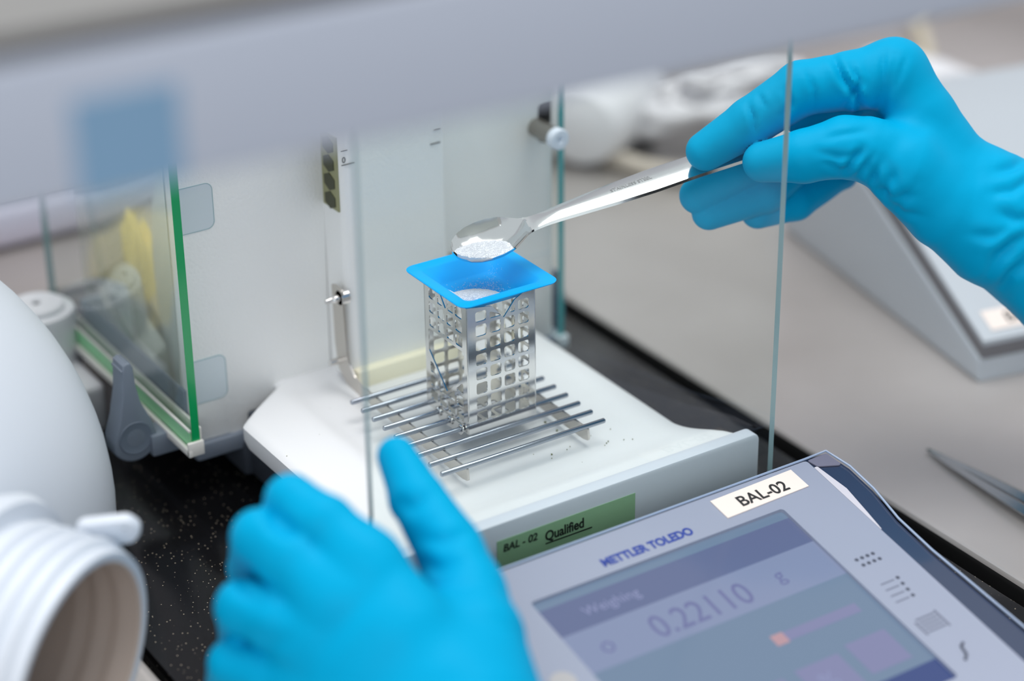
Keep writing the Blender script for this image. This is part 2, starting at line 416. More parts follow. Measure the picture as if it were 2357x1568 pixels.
# centre column carrying the weighing hangers
tw = rpoly([(-23.5, 64), (26, 64), (26, 82), (-23.5, 82)], [3, 1, 0, 0], 6)
col = obj('weighing_column', prism(tw, -7, 150, basis((0, 0, 0), (1, 0, 0), (0, 1, 0)), 0), PANEL, bal)
obj('column_slot', box(-24.1, -23.3, 66, 79, 71, 104, 0), OLIVE, col, smooth=False)
for k in range(4):
    hx = [( .0+72.5+5.0*math.cos(a*math.pi/3+.52), 74.5+k*8.2+3.9*math.sin(a*math.pi/3+.52)) for a in range(6)]
    obj('slot_hole', prism(hx, 0, .25, basis((-24.1, 0, 0), (0, 1, 0), (0, 0, 1)) @ Matrix.Rotation(0, 4, 'Z'), 0) if False else
        prism([(h[0], h[1]) for h in hx], -.25, .1, basis((-24.2, 0, 0), (0, 1, 0), (0, 0, 1)), 0), OLIVED, col, smooth=False)
for px, py, L in ((792, 347, 3), (801, 378, 6), (1006, 297, 3), (1002, 330, 5)):
    p = ony(px, py, 63.7); obj('scale_mark', box(p[0]-L/2, p[0]+L/2, 63.6, 63.9, p[2]-.12, p[2]+.12, 0), INK, col, smooth=False)
p = ony(787, 376, 63.7); text('scale_figure', '0', basis(p, (1, 0, 0), (0, 0, 1)), 3.6, INK, col)
obj('foam_strip', prism([(0, 0), (0, 8), (1.5, 8.5), (8, 0)], 0, 52, basis((-22, 64.2, -9.5), (0, -1, 0), (0, 0, 1)), .2) if False else
    box(-22, 29.4, 59.5, 64.2, -9.8, -1.5, .7, M=None), YELLOW, bal)
rr = obj('rear_panel', prism(rpoly([(26, -24), (91.5, -24), (91.5, 73), (84.5, 73), (84.5, 91), (91.5, 91), (91.5, 150), (26, 150)], [0, 2, .5, 2, 2, .5, 3, 0], 4), -6, 0, basis((0, 80, 0), (1, 0, 0), (0, 0, 1)), .5), PANEL, bal)
obj('panel_seam', box(70, 91, 79.85, 80.1, 18.6, 18.9, 0), PADM, rr, smooth=False)
obj('panel_seam', box(70, 91, 79.85, 80.1, 2.6, 2.9, 0), PADM, rr, smooth=False)
pin = obj('support_pin', tube([(83.0, 92, 80.6), (83.0, 64, 80.6)], 4.3, 28), mat('pin_metal', (150, 145, 138), .3, .7), bal)
c_ = lathe([(0, 1.3), (.1, 4.7), (3.6, 4.8), (4.2, 4.4), (4.3, 1.9), (3.6, 1.3), (1, 0)], (83.0, 65, 80.6), (0, -1, 0), 32)
obj('pin_cap', c_, mat('white_cap', (225, 232, 244), .35), pin)
# glossy housing side behind the left door, dark lower sill
obj('housing_side', box(-92, -26, 86, 186, -22, 150, .5), SIDEM, bal)
obj('side_sill', box(-93, -88, 82, 190, -22, 1.0, .6), SLATE, bal)
# sliding doors: glass, rail, stripe
ld = pane('left_door', -98.6, -95, 64, 214, -17, 150, CLEARG, EDGEG, bal)
obj('door_rail', join(box(-101, -99.2, 62.5, 214, -19.5, -16.2, .4), box(-101, -93.8, 62.6, 64.4, -19.5, -13, .5), box(-99.8, -93.8, 65, 214, -19.5, -17.4, .4), box(-94.6, -93.6, 65, 214, -19, -8, .3)), RAILW, ld)
obj('rail_stripe', box(-98.9, -98.4, 65, 214, -16.2, -9.5, 0), STRIPE, ld, smooth=False)
obj('rail_cap', box(-99.2, -98.2, 65, 214, -9.5, -8.3, .3), RAILW, ld)
ld.data.materials.append(EDGED)
for f in ld.data.polygons:
    if f.normal.y > .9: f.material_index = 2
rd = pane('right_door', 93, 96.2, 77.5, 214, -26, 150, CLEAR, EDGET, bal)
obj('door_clip', box(91.8, 98, 75.5, 82, -30, -24, .8), PADM, rd)
obj('door_rail', box(92.6, 96.6, 82, 214, -30, -24, .6), SLATE, rd)
pane('front_glass', -93, 92.3, -78.6, -75.6, -40, 203, CLEAR, EDGED, bal)
# lever on the left
def lever(M, flip=1):
    pts = []
    for a in np.linspace(math.radians(205), math.radians(335), 14): pts.append((10.4*math.cos(a), 10.4*math.sin(a)))
    pts += [(10.3, -1), (8.2, 7), (4.2, 16), (2.6, 25), (2.2, 33), (1.2, 35.2), (-.6, 35.6), (-2.2, 34.6), (-2.6, 31), (-3.4, 22), (-6, 10), (-9.0, 1)]
    return prism(pts, -11, 0, M, .9, 3)
lv = obj('door_lever', lever(basis((-114.5, 86, -17), (1, 0, 0), (.04, 0, 1))), SLATE, bal)
obj('lever_dish', lathe([(0, 7.6), (.35, 7.2), (.1, 6.4), (-.1, 4), (-.15, 0)], (-114.2, 85.9, -16.4), (0, -1, 0), 40), mat('slate_dish', (108, 119, 134), .5), lv)
obj('lever_ridge', box(-117.6, -116.4, 86.5, 96.5, 14.2, 15.6, .4), SLATE, lv)
obj('lever_arm', box(-108, -84, 84, 96, -27, -17, 1), SLATE, bal)
lv2 = obj('door_lever', prism(rpoly([(-5, -16), (5, -16), (5, 4), (2, 16), (-5, 18)], 4, 5), -8, 0, basis((102, 92, -15), (1, 0, 0), (0, 0, 1)), .9, 3), mat('dark_slate_lever', (78, 92, 114), .45), bal)

# ------------------------------------------------------------------ weighing grid
gr = empty('weighing_grid', (0, 0, -7), 'steel wire weighing grid of nine rods on two hanger blades', 'weighing pan')
SP = 8.884
rme = None
bm = tube([(-39, 0, 0), (-38.6, 0, 0), (38.6, 0, 0), (39, 0, 0)], [.8, 1.1, 1.1, .8], 16)
for i in range(1, 10):
    if rme is None: o = obj('rod', bm, ROD, gr); rme = o.data
    else:
        o = bpy.data.objects.new('rod', rme); COL.objects.link(o); setpar(o, gr)
    o.location = (0, (5-i)*SP*S, 0)
def hanger(x):
    pol = [(-37, -6.2), (-36.3, -.9), (46, -.9), (53, .8), (57.5, 5), (59, 11), (60.5, 38), (66, 39), (69.5, 38), (69, 12), (67, 0), (60, -5.4), (48, -6.4), (-33, -7)]
    return prism(rpoly(pol, [1.2, .6, 2, 3, 3, 3, 1, 1, 1, 3, 4, 4, 3, 2], 5), -.5, .5, basis((x, 0, 0), (0, 1, 0), (0, 0, 1)), .12, 1)
for x in (-27, 30.5):
    h = obj('hanger', hanger(x), BLADE, gr)
    if x < 0:
        obj('screw', tube([(-34, 63, 34), (-30.5, 63, 34), (-30, 63, 34), (-26, 63, 34)], [1.0, 1.3, 1.7, 1.7], 16), STEEL, h)
        obj('screw', tube([(-33, 64, 4.5), (-26, 64, 4.5)], 1.4, 16), STEEL, h)
        obj('hanger_boss', tube([(-27.5, 63, 34), (-23.8, 63, 34)], 3.2, 20), STEEL, h)

# ------------------------------------------------------------------ perforated steel holder
bk = empty('basket', (4, 2.5, 0), 'perforated steel holder clipped upright on the weighing grid', 'holder')
BX0, BX1, BY0, BY1, BZ0, BZ1 = -12, 19.9, -13.4, 18.5, -1, 55.5
Wd, Hh = BX1-BX0, BZ1-BZ0
def cells(x0, x1, n): 
    p = (x1-x0)/n; return [(x0+i*p+.75, x0+(i+1)*p-.75) for i in range(n)]
ROWS = [(4.2+i*6.45, 4.2+i*6.45+5.05) for i in range(8)]
def panel_front():
    out = rpoly([(0, 0), (Wd, 0), (Wd, Hh), (Wd-5.6, Hh), (Wd-9.6, Hh-2), (Wd/2+1.0, Hh-8.6), (Wd/2-3.6, Hh-2.6), (Wd/2-5, Hh-1.8), (0, Hh)], [0, 0, .8, 1, 1, .6, 1, 1, 0], 3)
    holes = []
    cs = cells(3.0, Wd-2.2, 4)
    for r, (a, b) in enumerate(ROWS):
        for c, (x0, x1) in enumerate(cs):
            if r == 7 and c == 1:
                holes.append(rpoly([(x0, a), (x1, a), (x1, a+.6), (x0, b-1.2)], .5, 3)); continue
            if r == 7 and c == 2:
                holes.append(rpoly([(x0+2.4, a+.1), (x1, a+.1), (x1, b-.3)], .5, 3)); continue
            if r == 7 and c == 0: b -= .6
            holes.append(rrect(x0, x1, a, b, 1.0, 3))
    return out, holes
def panel_plain():
    out = [(0, 0), (Wd, 0), (Wd, Hh), (0, Hh)]
    return out, [rrect(x0, x1, a, b, 1.0, 3) for (a, b) in ROWS for (x0, x1) in cells(2.6, Wd-2.6, 4)]
def panel_v():          # left side: three rows of cells over a large opening with a V-shaped lower edge
    out = rpoly([(0, 0), (Wd, 0), (Wd, Hh), (Wd*.66, Hh), (Wd*.5, Hh-6.5), (Wd*.34, Hh), (0, Hh)], [0, 0, .5, .8, .5, .8, .5], 3)
    holes = []; cs = cells(2.6, Wd-2.6, 4)
    for k in range(3):
        b = Hh-1.4-k*6.3; a = b-4.9
        for c, (x0, x1) in enumerate(cs):
            if k == 0 and c == 1: holes.append(rpoly([(x0, a), (x1, a), (x0, b-1)], .4, 3))
            elif k == 0 and c == 2: holes.append(rpoly([(x0, a), (x1, a), (x1, b-1)], .4, 3))
            else: holes.append(rrect(x0, x1, a, b, .9, 3))
    top = Hh-1.4-3*6.3
    # opening
    holes.append(rpoly([(2.4, 26.4), (Wd*.5, 12.6), (Wd-2.4, 25.0), (Wd-2.4, top), (2.4, top)], [1, .8, 1, 1, 1], 3))
    # triangles and cells below the V
    def vline(x): return 26.4+(12.6-26.4)*(x-2.4)/(Wd*.5-2.4) if x < Wd/2 else 12.6+(25-12.6)*(x-Wd/2)/(Wd/2-2.4)
    for c, (x0, x1) in enumerate(cs):
        holes.append(rrect(x0, x1, 4.2, 9.0, .9, 3))
        for a, b in ((10.4, 15.4), (16.8, 21.4)):
            yl, yr = vline(x0)-1.7, vline(x1)-1.7
            if min(yl, yr) > b: holes.append(rrect(x0, x1, a, b, .9, 3))
            elif max(yl, yr) > a+1.2:
                P = [(x0, a), (x1, a)]
                if yr > a+.3: P.append((x1, min(b, yr)))
                if yl > b and yr < b and yr > a: P.append((x0+(x1-x0)*(yl-b)/(yl-yr), b))
                if yr > b and yl < b and yl > a: P.insert(len(P), (x0+(x1-x0)*(b-yl)/(yr-yl), b))
                if yl > a+.3: P.append((x0, min(b, yl)))
                Q = []
                for q in P:
                    if not Q or (abs(q[0]-Q[-1][0])+abs(q[1]-Q[-1][1])) > .3: Q.append(q)
                if yr <= a+.3: Q[1] = (x0+(x1-x0)*max(.2, (yl-a-.3)/(yl-yr)), a)
                if yl <= a+.3: Q[0] = (x1-(x1-x0)*max(.2, (yr-a-.3)/(yr-yl)), a)
                if len(Q) >= 3: holes.append(rpoly(Q, .4, 2))
    return out, holes
TH = .55
o_, h_ = panel_front(); obj('side_panel', sheet(o_, h_, TH, basis((BX0, BY0, BZ0), (1, 0, 0), (0, 0, 1))), STEEL, bk)
o_, h_ = panel_plain()
obj('side_panel', sheet(o_, h_, TH, basis((BX1, BY1, BZ0), (-1, 0, 0), (0, 0, 1))), STEEL, bk)
obj('side_panel', sheet(o_, h_, TH, basis((BX1, BY0, BZ0), (0, 1, 0), (0, 0, 1))), STEEL, bk)
o_, h_ = panel_v(); obj('side_panel', sheet(o_, h_, TH, basis((BX0, BY1, BZ0), (0, -1, 0), (0, 0, 1))), STEEL, bk)
for x, y in ((BX0, BY0), (BX1, BY0), (BX0, BY1), (BX1, BY1)):
    obj('corner_edge', tube([(x, y, BZ0+6 if (x, y) == (BX0, BY0) else BZ0), (x, y, BZ1)], .36, 10), STEEL, bk)
bp_h = [rrect(a, b, c, d, .5, 2) for (a, b) in cells(3, Wd-3, 4) for (c, d) in cells(3, Wd-3, 4)][:10]
obj('bottom_plate', sheet([(0.3, .3), (Wd-.3, .3), (Wd-.3, Wd-.3), (.3, Wd-.3)], bp_h, .5, basis((BX0, BY0, 1.6), (1, 0, 0), (0, 1, 0))), BLADE, bk)
obj('lower_flange', prism([(-16, 0), (16, 0), (16.2, -1.2), (-15.8, -1.2)], 0, 2.4, basis((4, BY0+.3, -.2), (1, 0, 0), (0, -.35, -1)), .2, 1), BLADE, bk)
for y in (SP*1, 0., -SP):
    arc = [(BX0-1.2+.3*math.sin(t*3), y+1.75*math.cos(t), 1.75*math.sin(t)*1.0) for t in np.linspace(-.9, math.pi+.9, 14)]
    obj('rod_clip', tube(arc, .45, 8), STEEL, bk)
obj('clip_tab', sheet(rrect(-9, 9, -3.2, 1.6, .8, 3), [], .5, basis((BX0-.6, 0, 0), (0, 1, 0), (0, 0, 1))), STEEL, bk)

# ------------------------------------------------------------------ weighing boat
def boat():
    cx, cy_ = 4.5, 2.0; z = 60.2
    def sq(h, r, zz, n=8):
        return [(cx+p[0], cy_+p[1], zz) for p in rpoly([(-h, -h), (h, -h), (h, h), (-h, h)], r, n)]
    rings = [sq(22.8, 4.5, z-.75), sq(23.0, 4.6, z-.3), sq(22.6, 4.4, z), sq(18.4, 3.2, z-.25), sq(17.4, 3.2, z-.9), sq(13.0, 4.0, z-6.4), sq(12.0, 3.6, z-7.1), sq(6, 2.0, z-7.25), sq(1, .4, z-7.3)]
    under = [sq(1, .4, z-8.0), sq(6, 2.0, z-7.95), sq(12.2, 3.6, z-7.8), sq(13.4, 4.0, z-7.0), sq(18.0, 3.2, z-1.5), sq(22.8, 4.5, z-.75)]
    R = rings+under[:-1]; V = []; Fc = []; n = len(rings[0])
    for q in R: V += q
    for a in range(len(R)):
        b = (a+1) % len(R) if a != len(rings)-1 else None
        if b is None: continue
        for k in range(n): Fc.append((a*n+k, a*n+(k+1) % n, b*n+(k+1) % n, b*n+k))
    Fc.append(tuple((len(rings)-1)*n+k for k in range(n))); Fc.append(tuple(len(rings)*n+k for k in range(n))[::-1])
    return fixn(mesh_of(V, Fc))
tag(obj('weighing_boat', boat(), BOAT), 'square bright blue plastic weighing boat resting on the steel holder', 'weighing boat')

# ------------------------------------------------------------------ powder
def grains(pts, r0, r1):
    V = []; Fc = []; o8 = np.array([(1, 0, 0), (-1, 0, 0), (0, 1, 0), (0, -1, 0), (0, 0, 1), (0, 0, -1)], float)
    f8 = [(0, 2, 4), (2, 1, 4), (1, 3, 4), (3, 0, 4), (2, 0, 5), (1, 2, 5), (3, 1, 5), (0, 3, 5)]
    for p in pts:
        q, _ = np.linalg.qr(rng.normal(size=(3, 3))); r = rng.uniform(r0, r1); k = len(V)
        V += list(np.array(p)+(o8*rng.uniform(.7, 1.1, 3)*r)@q); Fc += [tuple(k+i for i in f) for f in f8]
    return V, Fc
def heap_pile(cx, cy_, floor, hfun, ext, n=46, ng=900, gr_=(.17, .3)):
    """a heap surface with grains on it."""
    V = []; Fc = []
    xs = np.linspace(-ext, ext, n)
    for y in xs:
        for x in xs:
            V.append((cx+x, cy_+y, floor(cx+x, cy_+y)+hfun(x, y)+rng.normal(0, .05)-.03))
    for j in range(n-1):
        for i in range(n-1):
            k = j*n+i; q = [k, k+1, k+n+1, k+n]
            if max(hfun(V[t][0]-cx, V[t][1]-cy_) for t in q) > .02: Fc.append(tuple(q))
    pts = []
    while len(pts) < ng:
        x, y = rng.uniform(-ext, ext, 2); h = hfun(x, y)
        if h > .03: pts.append((cx+x, cy_+y, floor(cx+x, cy_+y)+h+.02))
    gv, gf = grains(pts, *gr_); k = len(V); V += gv; Fc += [tuple(k+i for i in f) for f in gf]
    return V, Fc
def boat_floor(x, y):
    d = max(abs(x-4.5), abs(y-2.0)); return 53.0 if d < 12.4 else 53.0+(d-12.4)*1.2
def hb(x, y):
    u = (x*.84-y*.54)/12.0; v = (x*.54+y*.84)/6.9; return 3.0*max(0, 1-(u*u+v*v))**.8
pv, pf = heap_pile(-1.2, -3.2, boat_floor, hb, 12.5, ng=2400)
sc = [(x, y, boat_floor(x, y)+.15) for x, y in zip(rng.normal(2.0, 5.5, 600), rng.normal(0.5, 4.6, 600)) if abs(x-4.5) < 13.5 and abs(y-2.0) < 13.5]
gv, gf = grains(sc, .1, .2); k = len(pv); pv += gv; pf += [tuple(k+i for i in f) for f in gf]
tag(obj('powder_heap', mesh_of(pv, pf), SALT, smooth=False), 'white crystalline powder heaped in the near corner of the blue boat', 'powder', kind='stuff')

# ------------------------------------------------------------------ spoon
TIP = atd(1040, 578, 868)
AX = math.cos(math.radians(19.6))*RT+math.sin(math.radians(19.6))*UP+FW*.14; AX /= np.linalg.norm(AX)
PB = -math.sin(math.radians(19.6))*RT+math.cos(math.radians(19.6))*UP     # in-image perpendicular
TILT = math.radians(47)
NB = -FW*math.cos(TILT)+PB*math.sin(TILT); NB -= AX*NB.dot(AX); NB /= np.linalg.norm(NB)
WB = np.cross(NB, AX)                                                      # width direction
SPW = [(0, 0), (.6, 3.6), (2, 6.4), (5, 9.4), (9, 11.4), (13.5, 12.3), (18, 12.2), (23, 10.9), (27, 8.0), (30, 5.7), (33, 4.4), (36.5, 3.9), (41, 3.8), (54, 4.9), (70, 6.2), (86, 6.9), (104, 6.7), (124, 7.2), (136, 7.6), (142, 6.4), (145.5, 3.8), (147, 0)]
def spw(s):
    xs = [a for a, b in SPW]; ys = [b for a, b in SPW]; return float(np.interp(s, xs, ys))
def spz(s, t):
    # bowl dish, raised neck, shallow handle groove
    d = 0
    if s < 32:
        q = max(0, 1-((s-15.5)/16.5)**2 if s > 15.5 else 1-((s-15.5)/15.9)**2)
        d = -6.2*q**.75*(1-abs(t)**2.2)
    k = max(0, min(1, (s-26)/22)); k = k*k*(3-2*k)
    d += 1.0*k-.000085*max(0, s-50)**2*.6
    if s > 34: d += (.55-.55*t*t)*min(1, (s-34)/10)*(1 if s < 120 else max(0, (147-s)/27))
    return d
def SPP(s, t, off=0): 
    w = spw(s); return TIP+AX*s+WB*(w*t)+NB*(spz(s, t)+off)
def spoon():
    ss = sorted(set(list(np.linspace(0, 3, 9))+list(np.linspace(3, 36, 45))+list(np.linspace(36, 138, 40))+list(np.linspace(138, 147, 10))))
    ts = np.linspace(-1, 1, 25); V = []; Fc = []; nt = len(ts); ns = len(ss)
    th = lambda s: 1.0 if s < 30 else min(1.8, 1.0+(s-30)*.06)
    for s in ss:
        for t in ts: V.append(SPP(s, t))
    for s in ss:
        for t in ts: V.append(SPP(s, t*.96, -th(s)))
    o = ns*nt
    for i in range(ns-1):
        for j in range(nt-1):
            a = i*nt+j; Fc.append((a, a+1, a+nt+1, a+nt)); Fc.append((o+a, o+a+nt, o+a+nt+1, o+a+1))
        for j in (0, nt-1):
            a = i*nt+j; Fc.append((a, a+nt, o+a+nt, o+a))
    return fixn(mesh_of(V, Fc))
spn = tag(obj('spoon', spoon(), SPOONM), 'stainless steel teaspoon of white powder tipped over the blue boat', 'spoon')
text('engraving', 'STAINLESS STEEL', basis(SPP(68.5, .05, .12)+WB*-.2, AX, WB if WB.dot(UP) > 0 else -WB), 3.0, mat('engraved_grey', (150, 150, 152), .4, .6), spn, ext=.03, sx=.78, spacing=1.02)
# powder on the spoon
def spoon_powder():
    V = []; Fc = []; n = 40
    c0 = 11.4
    def hf(a, b):
        u = (a-c0)/12.0; v = (b+3.2)/8.6; return 4.4*max(0, 1-u*u-v*v)**.7
    sgn = -1 if WB.dot(UP) > 0 else 1      # lower side of the tipped bowl
    grid = []
    A = np.linspace(1.0, 26, n); B = np.linspace(-11.8, 8, n)
    for a in A:
        for b in B:
            w = max(spw(a), .1); t = max(-.97, min(.97, b/w))
            V.append(SPP(a, t if sgn < 0 else -t, hf(a, b)-.05+rng.normal(0, .05)))
    for i in range(n-1):
        for j in range(n-1):
            q = [(i, j), (i+1, j), (i+1, j+1), (i, j+1)]
            if max(hf(A[x], B[y]) for x, y in q) > .03: Fc.append(tuple(x*n+y for x, y in q))
    pts = []
    while len(pts) < 1500:
        a, b = rng.uniform(1.5, 26), rng.uniform(-11.8, 8)
        h = hf(a, b)
        if h > .05:
            w = max(spw(a), .1)
            if abs(b) > w*.97: continue
            t = b/w; pts.append(SPP(a, t if sgn < 0 else -t, h+.02))
    gv, gf = grains(pts, .2, .36); k = len(V); V += gv; Fc += [tuple(k+i for i in f) for f in gf]
    return mesh_of(V, Fc)
tag(obj('powder_heap', spoon_powder(), SALT, smooth=False), 'white crystalline powder heaped in the bowl of the spoon', 'powder', kind='stuff')
# falling grains
P0 = atd(1135, 606, 866); fall = []
for i in range(150):
    t = rng.uniform(0, 1)**.8; p = P0+RT*rng.normal(0, 1.5)-FW*rng.normal(0, 1.0)+np.array([0, 0, -1])*t*14
    fall.append(p)
V, Fc = grains(fall, .06, .13)
tag(obj('falling_grains', mesh_of(V, Fc), SALT, smooth=False), 'fine white grains falling from the spoon into the boat', 'powder', kind='stuff')
# crumbs on the tray
cr = [(1255, 972, .7), (1282, 991, .7), (1270, 1046, .6), (1405, 988, .35), (1400, 1016, .45), (1396, 1020, .4), (1436, 1012, .35), (1585, 1046, .45), (1606, 1032, .3), (1305, 1035, .3), (1312, 1028, .3), (900, 985, .25), (660, 1050, .3), (1360, 1003, .25), (1347, 1010, .25), (1392, 1025, .3), (1456, 1011, .3), (1228, 1046, .2), (1340, 1064, .2), (735, 1000, .2), (1270, 1055, .3), (760, 940, .2)]
V, Fc = [], []
for x, y, r in cr:
    g1, g2 = grains([onz(x, y, -9.0 if x > 1000 else -6)], r*.9, r*1.1); k = len(V); V += g1; Fc += [tuple(k+i for i in f) for f in g2]
tag(obj('crumbs', mesh_of(V, Fc), mat('green_brown_crumb', (112, 116, 70), .8), smooth=False), 'scattered green brown crumbs on the white balance tray', 'crumbs', kind='stuff')

# ------------------------------------------------------------------ gloved hands (one continuous surface each)
def surface_nets(D, org, h):
    nx, ny, nz = D.shape; ins = D < 0
    c = ins[:-1, :-1, :-1].astype(np.int8)
    for i in (0, 1):
        for j in (0, 1):
            for k in (0, 1):
                if i+j+k: c = c+ins[i:nx-1+i, j:ny-1+j, k:nz-1+k]
    act = (c > 0) & (c < 8); idx = -np.ones(act.shape, np.int64); ijk = np.argwhere(act); idx[act] = np.arange(len(ijk))
    acc = np.zeros((len(ijk), 3)); cnt = np.zeros(len(ijk))
    cor = [(i, j, k) for i in (0, 1) for j in (0, 1) for k in (0, 1)]
    for a in cor:
        for ax in range(3):
            if a[ax]: continue
            b = list(a); b[ax] = 1
            da = D[ijk[:, 0]+a[0], ijk[:, 1]+a[1], ijk[:, 2]+a[2]]; db = D[ijk[:, 0]+b[0], ijk[:, 1]+b[1], ijk[:, 2]+b[2]]
            m_ = (da < 0) != (db < 0); t = np.where(m_, da/np.where(m_, da-db, 1), 0)
            p = np.tile(np.array(a, float), (len(ijk), 1)); p[:, ax] += t; acc[m_] += p[m_]; cnt += m_
    V = (ijk+acc/cnt[:, None])*h+org
    Q = []
    for ax in range(3):
        sl = [slice(1, -1)]*3; s0 = list(sl); s1 = list(sl); s0[ax] = slice(0, -1); s1[ax] = slice(1, None)
        A = ins[tuple(s0)]; B = ins[tuple(s1)]
        e = np.argwhere(A != B); off = np.array([1, 1, 1]); off[ax] = 0; e = e+off
        u, v = [(1, 2), (2, 0), (0, 1)][ax]
        du = np.eye(3, dtype=int)[u]; dv = np.eye(3, dtype=int)[v]
        q = np.stack([idx[tuple((e-du-dv).T)], idx[tuple((e-dv).T)], idx[tuple(e.T)], idx[tuple((e-du).T)]], 1)
        fl = ins[tuple(e.T)]
        q[~fl] = q[~fl][:, ::-1]; Q.append(q)
    return V, np.concatenate(Q)
def cone(P, a, b, ra, rb):
    a = np.array(a, np.float32); b = np.array(b, np.float32); ab = b-a
    t = np.clip(((P-a)@ab)/max(ab@ab, 1e-6), 0, 1)
    return np.sqrt((((P-a)-t[..., None]*ab)**2).sum(-1))-(ra+(rb-ra)*t)
def smin(a, b, k):
    h = np.clip(.5+.5*(b-a)/k, 0, 1); return b+(a-b)*h-k*h*(1-h)
def make_hand(body, fingers, cx, cy_, base, h, creases, kb, kf, noise, name):
    """points are (px, py, d): pixel position at working distance base-d, d millimetres nearer; radii in millimetres."""
    def L(p):
        dep = base-p[2]; return np.array([(p[0]-cx)/F*dep, -(p[1]-cy_)/F*dep, p[2]])
    allp = [L(q)+s*q[3] for ch in body+fingers for q in ch for s in (-1.25, 1.25)]
    lo = np.min(allp, 0)-3; hi = np.max(allp, 0)+3
    ax_ = [np.arange(lo[i], hi[i], h, dtype=np.float32) for i in range(3)]
    P = np.stack(np.meshgrid(*ax_, indexing='ij'), -1)
    def chain(ch, k):
        D = None
        for q, r in zip(ch, ch[1:]):
            d = cone(P, L(q), L(r), q[3], r[3]); D = d if D is None else smin(D, d, k)
        return D
    B = None
    for ch in body:
        d = chain(ch, 2); B = d if B is None else smin(B, d, kb)
    D = B
    for ch in fingers: D = np.minimum(D, smin(B, chain(ch, 1.6), kf))
    V, Q = surface_nets(D, lo, h)
    # gradient normals
    g = np.gradient(D, h)
    ii = np.clip(np.round((V-lo)/h).astype(int), 0, np.array(D.shape)-1)
    N = np.stack([q[ii[:, 0], ii[:, 1], ii[:, 2]] for q in g], 1); N /= np.linalg.norm(N, axis=1, keepdims=True)+1e-9
    dep = base-V[:, 2]; X = V[:, 0]*F/dep+cx; Y = -V[:, 1]*F/dep+cy_
    face = np.clip(N[:, 2]*1.6+.25, 0, 1); disp = np.zeros(len(V))
    for amp, wpx, pts in creases:
        pts = np.array(pts, float); dm = np.full(len(V), 1e9); tt = np.zeros(len(V)); n = len(pts)-1
        for i in range(n):
            a, b = pts[i], pts[i+1]; ab = b-a; t = np.clip(((X-a[0])*ab[0]+(Y-a[1])*ab[1])/(ab@ab), 0, 1)
            d = np.hypot(X-a[0]-t*ab[0], Y-a[1]-t*ab[1]); c = d < dm; dm[c] = d[c]; tt[c] = (i+t[c])/n
        taper = np.clip(np.sin(np.pi*np.clip(tt, .02, .98)), 0, 1)**.6
        disp += 1.35*amp*taper*face*(np.exp(-(dm/wpx)**2)-.45*np.exp(-((dm-2.2*wpx)/(1.4*wpx))**2))*-1
    for (amp, fx, fy, fz, ph, mx_, my_, mr) in noise:
        m_ = np.exp(-(((X-mx_)**2+(Y-my_)**2)/mr**2)); disp += amp*m_*np.sin(X*fx+Y*fy+V[:, 2]*fz+ph+1.5*np.sin(X*.021+Y*.013+V[:, 2]*.09))
    V = V+N*disp[:, None]
    c0 = ray(cx, cy_)                              # rigid placement at the working distance
    c0 = CAM+c0*base
    fwd = FW
    Wv = np.array([(CAM+ray(cx, cy_)*(base-0))+v[0]*RT+v[1]*UP-v[2]*FW for v in V[:1]])
    Wv = c0[None]+V[:, :1]*RT+V[:, 1:2]*UP-V[:, 2:3]*(FW+(cx-W/2)/F*RT-(cy_-H/2)/F*UP)
    me = bpy.data.meshes.new(name); me.from_pydata((Wv*S).tolist(), [], Q.tolist()); me.update()
    bm = bmesh.new(); bm.from_mesh(me); bmesh.ops.recalc_face_normals(bm, faces=bm.faces)
    bmesh.ops.smooth_vert(bm, verts=bm.verts, factor=.35, use_axis_x=True, use_axis_y=True, use_axis_z=True)
    bm.to_mesh(me); bm.free()
    return me
# right hand: pinching the spoon handle
rh_body = [
    [(2060, 166, 0, 13.4), (2122, 275, -2, 14.6), (2200, 405, -6, 17.0), (2275, 468, -8, 22)],
    [(2055, 185, -18, 13), (2200, 420, -22, 17), (2280, 480, -22, 20)],
    [(2045, 225, -36, 12), (2180, 440, -34, 16), (2270, 500, -32, 18)],
    [(2035, 275, -50, 11), (2150, 460, -44, 15), (2260, 520, -40, 17)],
    [(2000, 345, 14, 12.4), (2085, 385, 10, 16.5), (2180, 475, 2, 17.5), (2270, 520, -6, 23)],
    [(2245, 455, -10, 21), (2330, 520, -14, 26), (2480, 645, -18, 28), (2620, 750, -20, 31)],
    [(2250, 480, -28, 19), (2330, 530, -30, 25), (2480, 645, -32, 27), (2620, 750, -32, 30)]]
rh_fing = [
    [(2058, 168, 0, 13.4), (1960, 186, 4, 11.9), (1845, 203, 7, 11.0), (1728, 281, 7, 9.8), (1624, 348, 5, 8.0)],
    [(2000, 345, 14, 12.4), (1945, 338, 17, 12.2), (1850, 360, 18, 10.6), (1756, 373, 14, 8.2)],
    [(2055, 180, -20, 12.5), (1880, 232, -20, 11), (1735, 372, -16, 9.4), (1607, 450, -12, 7.8)],
    [(2045, 222, -38, 12), (1880, 320, -38, 10.4), (1760, 440, -22, 9.2), (1632, 490, -15, 7.2)],
    [(2030, 272, -53, 10.5), (1930, 385, -50, 9.5), (1830, 462, -36, 8.4), (1744, 488, -27, 7.1)]]
